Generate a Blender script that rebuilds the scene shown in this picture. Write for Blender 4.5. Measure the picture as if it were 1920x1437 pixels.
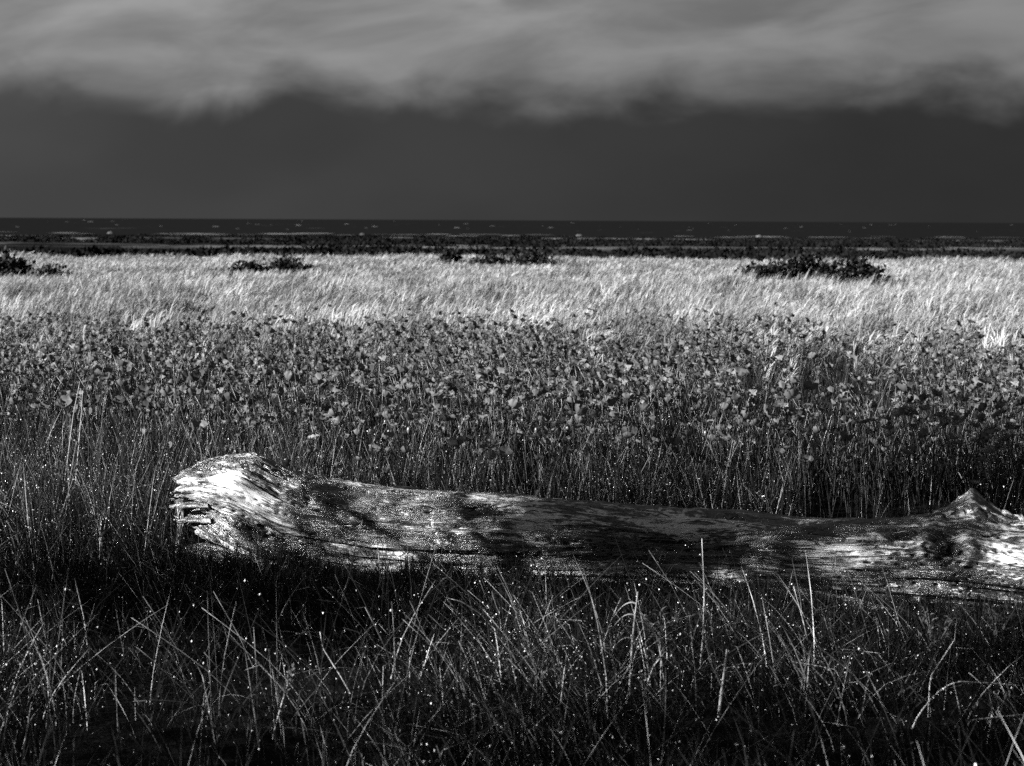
import bpy, math, random
import numpy as np

# ------------------------------------------------------------------ reset
for o in list(bpy.data.objects):
    bpy.data.objects.remove(o, do_unlink=True)
SC = bpy.context.scene
COL = SC.collection
R = math.radians
RS = np.random.RandomState

# ------------------------------------------------------------------ camera
EYE = 1.5
PITCH = 6.6                     # degrees below the horizon
ROLL = 0.30
cam_d = bpy.data.cameras.new('camera')
cam = bpy.data.objects.new('camera', cam_d)
COL.objects.link(cam)
cam.location = (0, 0, EYE)
cam.rotation_mode = 'XYZ'
cam_d.sensor_width = 36
cam_d.angle = R(40)
cam_d.clip_start = 0.05
cam_d.clip_end = 120000
from mathutils import Matrix, Vector
cam.rotation_euler = (Matrix.Rotation(R(90 - PITCH), 4, 'X') @ Matrix.Rotation(R(ROLL), 4, 'Z')).to_euler()
cam_d.dof.use_dof = True
cam_d.dof.focus_distance = 6.4
cam_d.dof.aperture_fstop = 5.0
SC.camera = cam

# ------------------------------------------------------------------ sun
SUN_EL = 22.0
SUN_AZ = 248.0                  # compass bearing of the sun seen from the camera (0 = straight ahead, 270 = left)
sa, se = R(SUN_AZ), R(SUN_EL)
SUN_DIR = Vector((math.sin(sa) * math.cos(se), math.cos(sa) * math.cos(se), math.sin(se)))
sun_d = bpy.data.lights.new('sun', 'SUN')
sun_d.energy = 5.0
sun_d.angle = R(0.45)
sun_d.color = (1, 1, 1)
sun = bpy.data.objects.new('sun', sun_d)
COL.objects.link(sun)
sun.rotation_euler = SUN_DIR.to_track_quat('Z', 'Y').to_euler()
sun.location = (-30, -20, 40)

# ------------------------------------------------------------------ exposure
SC.view_settings.view_transform = 'Standard'
SC.view_settings.look = 'None'
SC.view_settings.gamma = 1.0
SC.view_settings.use_curve_mapping = False
SC.view_settings.exposure = 2.5
SKY_GAIN = 1.0 / (2 ** 2.5)
try:
    SC.cycles.max_bounces = 4
    SC.cycles.diffuse_bounces = 1
    SC.cycles.glossy_bounces = 1
    SC.cycles.transmission_bounces = 2
    SC.cycles.transparent_max_bounces = 4
    SC.cycles.use_denoising = False
except Exception:
    pass


# ------------------------------------------------------------------ node helpers
class NT:
    def __init__(self, tree):
        self.t = tree
        self.n = tree.nodes
        self.l = tree.links

    def node(self, typ, **kw):
        n = self.n.new(typ)
        for k, v in kw.items():
            setattr(n, k, v)
        return n

    def put(self, sock, v):
        if hasattr(v, 'is_output'):
            self.l.new(v, sock)
        elif v is not None:
            sock.default_value = v

    def math(self, op, a, b=None, c=None, clamp=False):
        n = self.node('ShaderNodeMath', operation=op, use_clamp=clamp)
        self.put(n.inputs[0], a)
        if b is not None:
            self.put(n.inputs[1], b)
        if c is not None:
            self.put(n.inputs[2], c)
        return n.outputs[0]

    def noise(self, vec, scale, detail=3.0, rough=0.5, dist=0.0):
        n = self.node('ShaderNodeTexNoise')
        self.put(n.inputs['Vector'], vec)
        self.put(n.inputs['Scale'], scale)
        n.inputs['Detail'].default_value = detail
        n.inputs['Roughness'].default_value = rough
        n.inputs['Distortion'].default_value = dist
        return n.outputs[0]

    def smooth(self, v, a, b, lo=0.0, hi=1.0):
        n = self.node('ShaderNodeMapRange', interpolation_type='SMOOTHSTEP')
        self.put(n.inputs[0], v)
        for i, x in zip((1, 2, 3, 4), (a, b, lo, hi)):
            self.put(n.inputs[i], x)
        return n.outputs[0]

    def vscale(self, v, s):
        n = self.node('ShaderNodeVectorMath', operation='MULTIPLY')
        self.put(n.inputs[0], v)
        n.inputs[1].default_value = s
        return n.outputs[0]

    def vadd(self, v, s):
        n = self.node('ShaderNodeVectorMath', operation='ADD')
        self.put(n.inputs[0], v)
        n.inputs[1].default_value = s
        return n.outputs[0]

    def mix(self, f, a, b):
        n = self.node('ShaderNodeMix', data_type='FLOAT')
        self.put(n.inputs[0], f)
        self.put(n.inputs[2], a)
        self.put(n.inputs[3], b)
        return n.outputs[0]


# ------------------------------------------------------------------ sky (stormy cloud bank over a dark rain band)
W = bpy.data.worlds.new('World')
SC.world = W
W.use_nodes = True
W.node_tree.nodes.clear()
g = NT(W.node_tree)
tc = g.node('ShaderNodeTexCoord').outputs['Generated']
sep = g.node('ShaderNodeSeparateXYZ')
g.l.new(tc, sep.inputs[0])
dx, dy, dz = sep.outputs
nish = g.node('ShaderNodeTexSky', sky_type='NISHITA')
nish.sun_disc = False
nish.sun_elevation = R(SUN_EL)
nish.sun_rotation = R(SUN_AZ)
bw = g.node('ShaderNodeRGBToBW')
g.l.new(nish.outputs[0], bw.inputs[0])
# rolling cloud base: its height above the horizon wanders along the bearing
c1 = g.vscale(tc, (9.0, 9.0, 20.0))
c1 = g.vadd(c1, (3.1, 0.4, 7.7))
n_big = g.noise(c1, 0.6, 1.5, 0.5, 0.2)
n_lobe = g.noise(g.vadd(g.vscale(tc, (11.0, 11.0, 20.0)), (1.3, 8.0, 2.0)), 1.0, 4.5, 0.48, 0.3)
edge = g.math('ADD', dz, g.math('MULTIPLY', g.math('SUBTRACT', n_big, 0.5), 0.022))
edge = g.math('ADD', edge, g.math('MULTIPLY', g.math('SUBTRACT', n_lobe, 0.5), 0.078))
cover = g.smooth(edge, 0.066, 0.108)
# body of the cloud: soft billows with darker hollows
# slanting streaks: shear the direction with height
shear = g.node('ShaderNodeCombineXYZ')
g.l.new(g.math('ADD', dx, g.math('MULTIPLY', dz, -1.0)), shear.inputs[0])
g.l.new(dy, shear.inputs[1])
g.l.new(g.math('MULTIPLY', dz, 2.2), shear.inputs[2])
n_body = g.noise(g.vscale(shear.outputs[0], (8.0, 8.0, 11.0)), 1.0, 5.0, 0.5, 0.35)
body = g.smooth(n_body, 0.28, 0.74, 0.66, 1.25)
# brighter towards the sun's side, everywhere
side = g.math('MINIMUM', g.math('EXPONENT', g.math('MULTIPLY', dx, -1.15)), 1.7)
rise = g.smooth(dz, 0.06, 0.20, 0.72, 1.05)
cloud = g.math('MULTIPLY', g.math('MULTIPLY', body, rise), 0.27)
rain_tex = g.noise(g.vscale(tc, (5.0, 5.0, 9.0)), 1.0, 3.0, 0.5)
rain = g.math('MULTIPLY', g.smooth(rain_tex, 0.3, 0.7, 0.88, 1.1), 0.043)
sidec = g.math('POWER', side, 0.62)
val = g.mix(cover, g.math('MULTIPLY', rain, side), g.math('MULTIPLY', cloud, sidec))
thin = g.math('MULTIPLY', g.math('MULTIPLY', bw.outputs[0], 0.003), cover)   # clear sky glimmering through the cloud deck
val = g.math('ADD', g.math('MULTIPLY', val, SKY_GAIN / 0.1), thin)
bg = g.node('ShaderNodeBackground')
comb = g.node('ShaderNodeCombineColor')
for i in range(3):
    g.l.new(val, comb.inputs[i])
g.l.new(comb.outputs[0], bg.inputs['Color'])
bg.inputs['Strength'].default_value = 0.1
wo = g.node('ShaderNodeOutputWorld')
g.l.new(bg.outputs[0], wo.inputs[0])


# ------------------------------------------------------------------ materials
def new_mat(name):
    m = bpy.data.materials.new(name)
    m.use_nodes = True
    m.node_tree.nodes.clear()
    t = NT(m.node_tree)
    out = t.node('ShaderNodeOutputMaterial')
    return m, t, out


def grey(t, v):
    c = t.node('ShaderNodeCombineColor')
    for i in range(3):
        t.put(c.inputs[i], v)
    return c.outputs[0]


def plant_mat(name, lo, hi, rough=0.55, trans=0.25, spec=0.3, coarse=40.0, isle=0.6, drift=0.0):
    """leaf or stalk: its tone differs from plant to plant and along the blade"""
    m, t, out = new_mat(name)
    rnd = t.node('ShaderNodeObjectInfo').outputs['Random']
    geo = t.node('ShaderNodeNewGeometry')
    isl = geo.outputs['Random Per Island']
    v = t.math('ADD', t.math('MULTIPLY', rnd, 1.0 - isle), t.math('MULTIPLY', isl, isle))
    if drift > 0:                      # neighbouring plants share a tone
        dn = t.noise(t.vscale(t.node('ShaderNodeObjectInfo').outputs['Location'], (1.1, 0.45, 1.0)), 1.0, 3.0, 0.6)
        v = t.math('ADD', v, t.math('MULTIPLY', t.math('SUBTRACT', dn, 0.5), drift))
    n = t.noise(t.node('ShaderNodeTexCoord').outputs['Object'], coarse, 2.0)
    v = t.math('ADD', v, t.math('MULTIPLY', t.math('SUBTRACT', n, 0.5), 0.5), clamp=True)
    tone = t.mix(t.math('POWER', v, 1.5), lo, hi)
    col = grey(t, tone)
    p = t.node('ShaderNodeBsdfPrincipled')
    t.l.new(col, p.inputs['Base Color'])
    p.inputs['Roughness'].default_value = rough
    p.inputs['Specular IOR Level'].default_value = spec
    if trans > 0:
        tr = t.node('ShaderNodeBsdfTranslucent')
        t.l.new(col, tr.inputs['Color'])
        mx = t.node('ShaderNodeMixShader')
        mx.inputs[0].default_value = trans
        t.l.new(p.outputs[0], mx.inputs[1])
        t.l.new(tr.outputs[0], mx.inputs[2])
        t.l.new(mx.outputs[0], out.inputs[0])
    else:
        t.l.new(p.outputs[0], out.inputs[0])
    return m


M_GREEN = plant_mat('green_blade', 0.0015, 0.013, 0.5, 0.15, 0.08)
M_STRAW = plant_mat('straw_blade', 0.012, 0.32, 0.5, 0.1)
M_DEW = plant_mat('wet_seed', 0.35, 0.75, 0.2, 0.0, 0.6)
M_STALK = plant_mat('dead_stalk', 0.08, 0.34, 0.5, 0.0)
M_PLUME = plant_mat('pale_plume', 0.055, 0.27, 0.6, 0.3, 0.2, 8.0, 0.25, 2.4)
M_PALEBLADE = plant_mat('pale_blade', 0.025, 0.17, 0.5, 0.25, 0.2, 8.0, 0.3, 2.4)
M_PETAL = plant_mat('poppy_petal', 0.04, 0.16, 0.55, 0.5, 0.2, 25.0)
M_PETAL_PALE = plant_mat('pale_poppy_petal', 0.15, 0.3, 0.55, 0.3, 0.2, 25.0)
M_STEM = plant_mat('poppy_stem', 0.002, 0.03, 0.4, 0.0, 0.4)
M_POD = plant_mat('poppy_pod', 0.01, 0.05, 0.5, 0.0)
M_BUD = plant_mat('poppy_bud', 0.02, 0.09, 0.35, 0.0, 0.5)
M_LEAF = plant_mat('dark_leaf', 0.002, 0.010, 0.6, 0.05, 0.05)
M_LEAFG = plant_mat('small_leaf', 0.01, 0.10, 0.4, 0.2, 0.4)
M_TWIG = plant_mat('dark_twig', 0.01, 0.03, 0.6, 0.0)
M_MARSH = plant_mat('marsh_plant', 0.002, 0.009, 0.6, 0.0, 0.0, 4.0)
M_FOAM = plant_mat('foam', 0.02, 0.13, 0.6, 0.0)


def ground_mat():
    m, t, out = new_mat('meadow_soil')
    pos = t.node('ShaderNodeNewGeometry').outputs['Position']
    s = t.node('ShaderNodeSeparateXYZ')
    t.l.new(pos, s.inputs[0])
    soil = t.mix(t.noise(pos, 6.0, 6.0, 0.6), 0.002, 0.007)
    far = t.smooth(s.outputs[1], 40.0, 52.0)
    band = t.noise(t.vscale(pos, (0.018, 0.075, 1.0)), 1.0, 4.0, 0.55)
    spk = t.noise(t.vscale(pos, (0.5, 0.5, 1.0)), 1.0, 4.0, 0.65)
    sand = t.math('MULTIPLY', t.smooth(band, 0.42, 0.6), t.smooth(spk, 0.32, 0.6, 0.25, 1.0))
    beach = t.smooth(s.outputs[1], 205.0, 225.0)
    sand = t.math('MAXIMUM', sand, t.math('MULTIPLY', beach, t.smooth(spk, 0.2, 0.6, 0.4, 1.0)))
    tone = t.mix(t.math('MULTIPLY', far, sand), soil, 0.08)
    p = t.node('ShaderNodeBsdfPrincipled')
    t.l.new(grey(t, tone), p.inputs['Base Color'])
    p.inputs['Roughness'].default_value = 0.9
    p.inputs['Specular IOR Level'].default_value = 0.0
    b = t.node('ShaderNodeBump')
    b.inputs['Strength'].default_value = 0.6
    b.inputs['Distance'].default_value = 0.05
    t.l.new(t.noise(pos, 14.0, 6.0, 0.65), b.inputs['Height'])
    t.l.new(b.outputs[0], p.inputs['Normal'])
    t.l.new(p.outputs[0], out.inputs[0])
    return m


def sea_mat():
    m, t, out = new_mat('rough_sea')
    pos = t.node('ShaderNodeNewGeometry').outputs['Position']
    p = t.node('ShaderNodeBsdfPrincipled')
    foamy = t.smooth(t.noise(t.vscale(pos, (0.10, 0.02, 1.0)), 1.0, 4.0, 0.6), 0.66, 0.74)
    t.l.new(grey(t, t.mix(foamy, 0.005, 0.022)), p.inputs['Base Color'])
    p.inputs['Roughness'].default_value = 0.35
    p.inputs['IOR'].default_value = 1.33
    p.inputs['Specular IOR Level'].default_value = 0.0
    b = t.node('ShaderNodeBump')
    b.inputs['Strength'].default_value = 1.0
    b.inputs['Distance'].default_value = 0.5
    h = t.math('ADD', t.noise(t.vscale(pos, (0.16, 0.30, 1.0)), 1.0, 4.0, 0.55),
               t.noise(t.vscale(pos, (0.02, 0.045, 1.0)), 1.0, 2.0, 0.5))
    t.l.new(h, b.inputs['Height'])
    t.l.new(b.outputs[0], p.inputs['Normal'])
    t.l.new(p.outputs[0], out.inputs[0])
    return m


def wood_mat(name, lo, hi, wet=0.28):
    """weathered driftwood: grain runs along the trunk (the mesh carries its own grain coordinates)"""
    m, t, out = new_mat(name)
    a = t.node('ShaderNodeAttribute')
    a.attribute_name = 'grain'
    v = a.outputs['Vector']
    fib = t.noise(t.vscale(v, (6.0, 85.0, 85.0)), 1.0, 5.0, 0.65, 0.2)
    fine = t.noise(t.vscale(v, (30.0, 300.0, 300.0)), 1.0, 4.0, 0.6)
    blot = t.noise(t.vscale(v, (2.2, 9.0, 9.0)), 1.0, 3.0, 0.55)
    crack = t.smooth(t.math('ABSOLUTE', t.math('SUBTRACT',
              t.noise(t.vscale(v, (2.6, 26.0, 26.0)), 1.0, 3.0, 0.5, 0.5), 0.5)), 0.004, 0.022)
    speck = t.math('ADD', blot, t.math('ADD', t.math('MULTIPLY', t.math('SUBTRACT', fib, 0.5), 0.75),
                                       t.math('MULTIPLY', t.math('SUBTRACT', fine, 0.5), 0.55)))
    bleached = t.smooth(speck, 0.51, 0.62)          # bleached fibres on sodden wood, contrast painted up to give hard white highlights
    tone = t.mix(bleached, t.mix(fib, lo * 0.5, lo * 1.5), hi)
    tone = t.math('MULTIPLY', tone, t.mix(crack, 0.06, 1.0))
    p = t.node('ShaderNodeBsdfPrincipled')
    t.l.new(grey(t, tone), p.inputs['Base Color'])
    t.l.new(t.mix(t.smooth(blot, 0.35, 0.65), wet, wet + 0.25), p.inputs['Roughness'])
    p.inputs['Specular IOR Level'].default_value = 0.8
    h = t.math('ADD', t.math('MULTIPLY', fib, 1.0), t.math('MULTIPLY', fine, 0.6))
    h = t.math('ADD', h, t.math('MULTIPLY', crack, 0.5))
    b = t.node('ShaderNodeBump')
    b.inputs['Strength'].default_value = 1.0
    b.inputs['Distance'].default_value = 0.014
    t.l.new(h, b.inputs['Height'])
    t.l.new(b.outputs[0], p.inputs['Normal'])
    t.l.new(p.outputs[0], out.inputs[0])
    return m


M_GROUND = ground_mat()
M_SEA = sea_mat()
M_WOOD = wood_mat('wet_driftwood', 0.018, 0.38)
M_KNOT = wood_mat('dark_knot_wood', 0.012, 0.08)


# ------------------------------------------------------------------ noise (numpy)
def _hash(ix, iy, iz, seed):
    h = (ix * 374761393 + iy * 668265263 + iz * 2147483647 + seed * 1274126177) & 0xFFFFFFFF
    h = ((h ^ (h >> 13)) * 1274126177) & 0xFFFFFFFF
    h = h ^ (h >> 16)
    return (h & 0xFFFF) / 65535.0


def vnoise(x, y, z=0.0, seed=0):
    x, y, z = np.broadcast_arrays(np.asarray(x, float), np.asarray(y, float), np.asarray(z, float))
    ix, iy, iz = np.floor(x).astype(np.int64), np.floor(y).astype(np.int64), np.floor(z).astype(np.int64)
    fx, fy, fz = x - ix, y - iy, z - iz
    fx, fy, fz = (f * f * f * (f * (f * 6 - 15) + 10) for f in (fx, fy, fz))
    r = 0
    for a in (0, 1):
        wx = fx if a else 1 - fx
        for b in (0, 1):
            wy = fy if b else 1 - fy
            for c in (0, 1):
                wz = fz if c else 1 - fz
                r = r + wx * wy * wz * _hash(ix + a, iy + b, iz + c, seed)
    return r


def fbm(x, y, z=0.0, oct=4, seed=0, gain=0.5):
    s, a, tot = 0, 1.0, 0
    for k in range(oct):
        s = s + a * vnoise(np.asarray(x) * 2 ** k, np.asarray(y) * 2 ** k, np.asarray(z) * 2 ** k, seed + k * 17)
        tot += a
        a *= gain
    return s / tot


# ------------------------------------------------------------------ mesh helpers
def mesh_from(name, V, F, mats, mi=None, smooth=True, attrs=None):
    me = bpy.data.meshes.new(name)
    me.from_pydata([tuple(v) for v in V], [], F)
    for m in mats:
        me.materials.append(m)
    if mi is not None:
        me.polygons.foreach_set('material_index', np.asarray(mi, dtype=np.int32))
    if smooth:
        me.polygons.foreach_set('use_smooth', np.ones(len(me.polygons), dtype=bool))
    if attrs:
        for k, arr in attrs.items():
            at_ = me.attributes.new(k, 'FLOAT_VECTOR', 'POINT')
            at_.data.foreach_set('vector', np.asarray(arr, dtype=np.float32).ravel())
    me.update()
    return me


def link(name, data, parent=None, loc=(0, 0, 0), rot=(0, 0, 0), scale=(1, 1, 1)):
    o = bpy.data.objects.new(name, data)
    COL.objects.link(o)
    o.location = loc
    o.rotation_euler = rot
    o.scale = scale
    if parent:
        o.parent = parent
    return o


def tag(o, label=None, cat=None, group=None, kind=None):
    for k, v in (('label', label), ('category', cat), ('group', group), ('kind', kind)):
        if v:
            o[k] = v
    return o


class MB:
    """collects ribbons, tubes and beads into one mesh"""
    def __init__(self):
        self.V, self.F, self.M = [], [], []

    def ribbon(self, path, widths, side, mat):
        b = len(self.V)
        for p, w in zip(path, widths):
            self.V.append(p - side * w * 0.5)
            self.V.append(p + side * w * 0.5)
        for i in range(len(path) - 1):
            k = b + 2 * i
            self.F.append((k, k + 1, k + 3, k + 2))
            self.M.append(mat)

    def tube(self, path, rad, mat, n=4):
        b = len(self.V)
        path = [np.asarray(p, float) for p in path]
        for i, p in enumerate(path):
            d = path[min(i + 1, len(path) - 1)] - path[max(i - 1, 0)]
            d = d / (np.linalg.norm(d) + 1e-9)
            u = np.cross(d, (0.3, 1.0, 0.1))
            u /= np.linalg.norm(u) + 1e-9
            w = np.cross(d, u)
            for k in range(n):
                a = 2 * math.pi * k / n
                self.V.append(p + (u * math.cos(a) + w * math.sin(a)) * rad[i])
        for i in range(len(path) - 1):
            for k in range(n):
                a0, a1 = b + i * n + k, b + i * n + (k + 1) % n
                self.F.append((a0, a1, a1 + n, a0 + n))
                self.M.append(mat)
        e = b + (len(path) - 1) * n
        self.F.append(tuple(e + k for k in range(n)))
        self.M.append(mat)

    def bead(self, c, r, mat, stretch=1.0, axis=None):
        b = len(self.V)
        ax = np.array((0, 0, 1.0)) if axis is None else axis / (np.linalg.norm(axis) + 1e-9)
        u = np.cross(ax, (1.0, 0.2, 0.1))
        u /= np.linalg.norm(u)
        w = np.cross(ax, u)
        self.V.append(c + ax * r * stretch)
        for k in range(4):
            a = math.pi / 2 * k
            self.V.append(c + (u * math.cos(a) + w * math.sin(a)) * r)
        self.V.append(c - ax * r * stretch)
        for k in range(4):
            k1 = (k + 1) % 4
            self.F.append((b, b + 1 + k, b + 1 + k1))
            self.F.append((b + 5, b + 1 + k1, b + 1 + k))
            self.M += [mat, mat]

    def leaf(self, base, d, length, width, up, mat):
        """a pointed leaf of four faces with a folded midrib"""
        b = len(self.V)
        d = d / (np.linalg.norm(d) + 1e-9)
        s = np.cross(d, up)
        s /= np.linalg.norm(s) + 1e-9
        nrm = np.cross(s, d)
        mid = base + d * length * 0.5
        self.V += [base, mid - s * width * .5 + nrm * width * .15, mid, mid + s * width * .5 + nrm * width * .15, base + d * length - nrm * length * .12]
        self.F += [(b, b + 2, b + 1), (b, b + 3, b + 2), (b + 1, b + 2, b + 4), (b + 2, b + 3, b + 4)]
        self.M += [mat] * 4

    def mesh(self, name, mats, smooth=True):
        return mesh_from(name, self.V, self.F, mats, self.M, smooth)


# ------------------------------------------------------------------ layout helpers
FPX = 960 / math.tan(R(20))
CAMM = Matrix.Translation((0, 0, EYE)) @ Matrix.Rotation(R(90 - PITCH), 4, 'X') @ Matrix.Rotation(R(ROLL), 4, 'Z')


def at(px, py, Y):
    """point of the place at forward distance Y in the direction of a photo pixel"""
    d = (CAMM.to_3x3() @ Vector(((px - 960) / FPX, -(py - 718.5) / FPX, -1))).normalized()
    k = Y / d.y
    return np.array((d.x * k, Y, EYE + d.z * k))


def on_ground(px, py):
    d = (CAMM.to_3x3() @ Vector(((px - 960) / FPX, -(py - 718.5) / FPX, -1))).normalized()
    k = -EYE / d.z
    return np.array((d.x * k, d.y * k, 0.0))


SEA_Z = -1.5


def gz(x, y):
    x, y = np.asarray(x, float), np.asarray(y, float)
    base = -np.clip(y - 41, 0, None) * 0.0073 - np.clip(y - 232, 0, None) * 0.02
    hum = (fbm(x * 0.35, y * 0.35, seed=5, oct=3) - 0.5) * 0.07
    far = (fbm(x * 0.03, y * 0.10, seed=9, oct=3) - 0.5) * 0.9 * np.clip((y - 52) / 20, 0, 1) * np.clip((215 - y) / 30, 0, 1)
    return base + hum + far


# ------------------------------------------------------------------ ground and sea
def axis_pts(stops):
    out = []
    for a, b, n in stops:
        out += list(np.linspace(a, b, n, endpoint=False))
    return np.array(out + [stops[-1][1]])


gx = axis_pts([(-700, -120, 20), (-120, -30, 60), (-30, -6, 60), (-6, 6, 60), (6, 30, 60), (30, 120, 60), (120, 700, 20)])
gy = axis_pts([(-500, -10, 16), (-10, 2, 20), (2, 12, 50), (12, 45, 70), (45, 240, 150), (240, 420, 12)])
X, Y = np.meshgrid(gx, gy)
Z = gz(X, Y)
V = np.stack([X.ravel(), Y.ravel(), Z.ravel()], 1)
nx, ny = len(gx), len(gy)
ii = np.arange(nx * ny).reshape(ny, nx)
F = np.stack([ii[:-1, :-1].ravel(), ii[:-1, 1:].ravel(), ii[1:, 1:].ravel(), ii[1:, :-1].ravel()], 1).tolist()
tag(link('ground', mesh_from('ground', V, F, [M_GROUND])), 'dark soil of the meadow running down to the shore', 'ground', kind='structure')

sx = [-60000, -8000, -1500, -300, 0, 300, 1500, 8000, 60000]
sy = [-3000, 200, 300, 600, 1500, 5000, 20000, 60000]
V, F = [], []
for y in sy:
    for x in sx:
        V.append((x, y, SEA_Z if y >= 0 else SEA_Z - 6))
for j in range(len(sy) - 1):
    for i in range(len(sx) - 1):
        k = j * len(sx) + i
        F.append((k, k + 1, k + 1 + len(sx), k + len(sx)))
tag(link('sea', mesh_from('sea', V, F, [M_SEA])), 'dark choppy sea reaching to the horizon', 'sea', kind='structure')

rng = RS(11)
mb = MB()


def whitecap(x, y, l, w, h):
    n = 6
    base = len(mb.V)
    ang = rng.uniform(-.25, .25)
    for i in range(n + 1):
        t_ = i / n
        env = math.sin(math.pi * t_) ** .6
        xx = (t_ - .5) * l
        px_, py_ = x + xx * math.cos(ang), y + xx * math.sin(ang)
        zz = SEA_Z + .01
        mb.V += [np.array((px_, py_ - w * env * .5 * rng.uniform(.6, 1.3), zz)),
                 np.array((px_, py_ - w * .1, zz + h * env * rng.uniform(.5, 1.1))),
                 np.array((px_, py_ + w * env * .5, zz))]
    for i in range(n):
        k = base + 3 * i
        mb.F += [(k, k + 3, k + 4, k + 1), (k + 1, k + 4, k + 5, k + 2)]
        mb.M += [0, 0]


for i in range(75):
    y = 10 ** rng.uniform(math.log10(330), math.log10(2500))
    x = rng.uniform(-.46, .46) * y
    s = rng.lognormal(-.35, .6)
    whitecap(x, y, 2.0 * s * (y / 500) ** .4, 1.2 * s, .14 * s * (y / 500) ** .3)
for i in range(45):                                        # low surf along the shore
    y = rng.uniform(262, 300)
    whitecap(rng.uniform(-125, 125), y, rng.uniform(3, 12), .8, rng.uniform(.03, .10))
for px in (208, 680, 1423, 1086):
    p = at(px, 445, 275)
    whitecap(p[0], 275, 1.4, .8, .5)
tag(link('whitecaps', mb.mesh('whitecaps', [M_FOAM])), 'small white foam crests scattered over the dark sea', 'foam', kind='stuff')


# ------------------------------------------------------------------ scattering of uncountable plants (geometry nodes)
def scatter(name, label, cat, P, rot, scl, idx, protos):
    pc = bpy.data.collections.new(name + '_shapes')
    for i, me in enumerate(protos):
        o = bpy.data.objects.new('%s_shape_%02d' % (name, i), me)
        pc.objects.link(o)
    n = len(P)
    me = bpy.data.meshes.new(name)
    me.vertices.add(n)
    me.vertices.foreach_set('co', np.asarray(P, np.float32).ravel())
    a = me.attributes.new('rot', 'FLOAT_VECTOR', 'POINT')
    a.data.foreach_set('vector', np.asarray(rot, np.float32).ravel())
    a = me.attributes.new('scl', 'FLOAT_VECTOR', 'POINT')
    a.data.foreach_set('vector', np.asarray(scl, np.float32).ravel())
    a = me.attributes.new('idx', 'INT', 'POINT')
    a.data.foreach_set('value', np.asarray(idx, np.int32))
    me.update()
    o = link(name, me)
    tag(o, label, cat, kind='stuff')
    ng = bpy.data.node_groups.new(name, 'GeometryNodeTree')
    ng.interface.new_socket('Geometry', in_out='INPUT', socket_type='NodeSocketGeometry')
    ng.interface.new_socket('Geometry', in_out='OUTPUT', socket_type='NodeSocketGeometry')
    N, L = ng.nodes, ng.links
    gi, go = N.new('NodeGroupInput'), N.new('NodeGroupOutput')
    ci = N.new('GeometryNodeCollectionInfo')
    ci.inputs['Collection'].default_value = pc
    ci.inputs['Separate Children'].default_value = True
    ci.inputs['Reset Children'].default_value = True
    inst = N.new('GeometryNodeInstanceOnPoints')
    inst.inputs['Pick Instance'].default_value = True

    def na(nm, typ):
        q = N.new('GeometryNodeInputNamedAttribute')
        q.data_type = typ
        q.inputs['Name'].default_value = nm
        return q.outputs[0]
    L.new(gi.outputs[0], inst.inputs['Points'])
    L.new(ci.outputs[0], inst.inputs['Instance'])
    L.new(na('idx', 'INT'), inst.inputs['Instance Index'])
    L.new(na('rot', 'FLOAT_VECTOR'), inst.inputs['Rotation'])
    L.new(na('scl', 'FLOAT_VECTOR'), inst.inputs['Scale'])
    L.new(inst.outputs[0], go.inputs[0])
    md = o.modifiers.new('scatter', 'NODES')
    md.node_group = ng
    return o


def wedge(rng, y0, y1, n, slope=0.40, margin=1.8):
    """n points spread evenly over the ground the camera can see between two distances, and a bit beside it"""
    out = []
    while len(out) < n:
        k = (n - len(out)) * 3 + 50
        y = np.sqrt(rng.uniform(y0 ** 2, y1 ** 2, k)) if y0 > 0 else rng.uniform(y0, y1, k)
        hw = slope * y1 + margin
        x = rng.uniform(-hw, hw, k)
        y = rng.uniform(y0, y1, k)
        ok = np.abs(x) < slope * np.abs(y) + margin
        out += list(zip(x[ok], y[ok]))
    return np.array(out[:n])


# log footprint (axis line on the ground), used to keep plants off it
LA, LB = np.array((-1.42, 6.12)), np.array((3.3, 4.98))


def log_dist(P):
    d = LB - LA
    t_ = np.clip(((P - LA) @ d) / (d @ d), 0, 1)
    q = LA + t_[:, None] * d
    s = np.sign((P[:, 1] - q[:, 1]))
    return np.linalg.norm(P - q, axis=1) * s, t_


# ------------------------------------------------------------------ grass tufts
def blade_path(rng, h, base, lean_dir, lean, seg=6, kink=0.0):
    pts = [base]
    ang = rng.uniform(0.0, .18)
    target = lean
    d = np.array((math.cos(lean_dir), math.sin(lean_dir), 0))
    k_at = rng.randint(2, seg) if rng.rand() < kink else -1
    p = base.copy()
    for i in range(seg):
        ang = ang + (target - ang) * 0.33 + rng.normal(0, .05)
        if i == k_at:
            target += rng.uniform(.7, 1.5)
            ang += rng.uniform(.5, 1.2)
        p = p + (h / seg) * (np.array((0, 0, math.cos(ang))) + d * math.sin(ang))
        pts.append(p.copy())
    return pts


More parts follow.
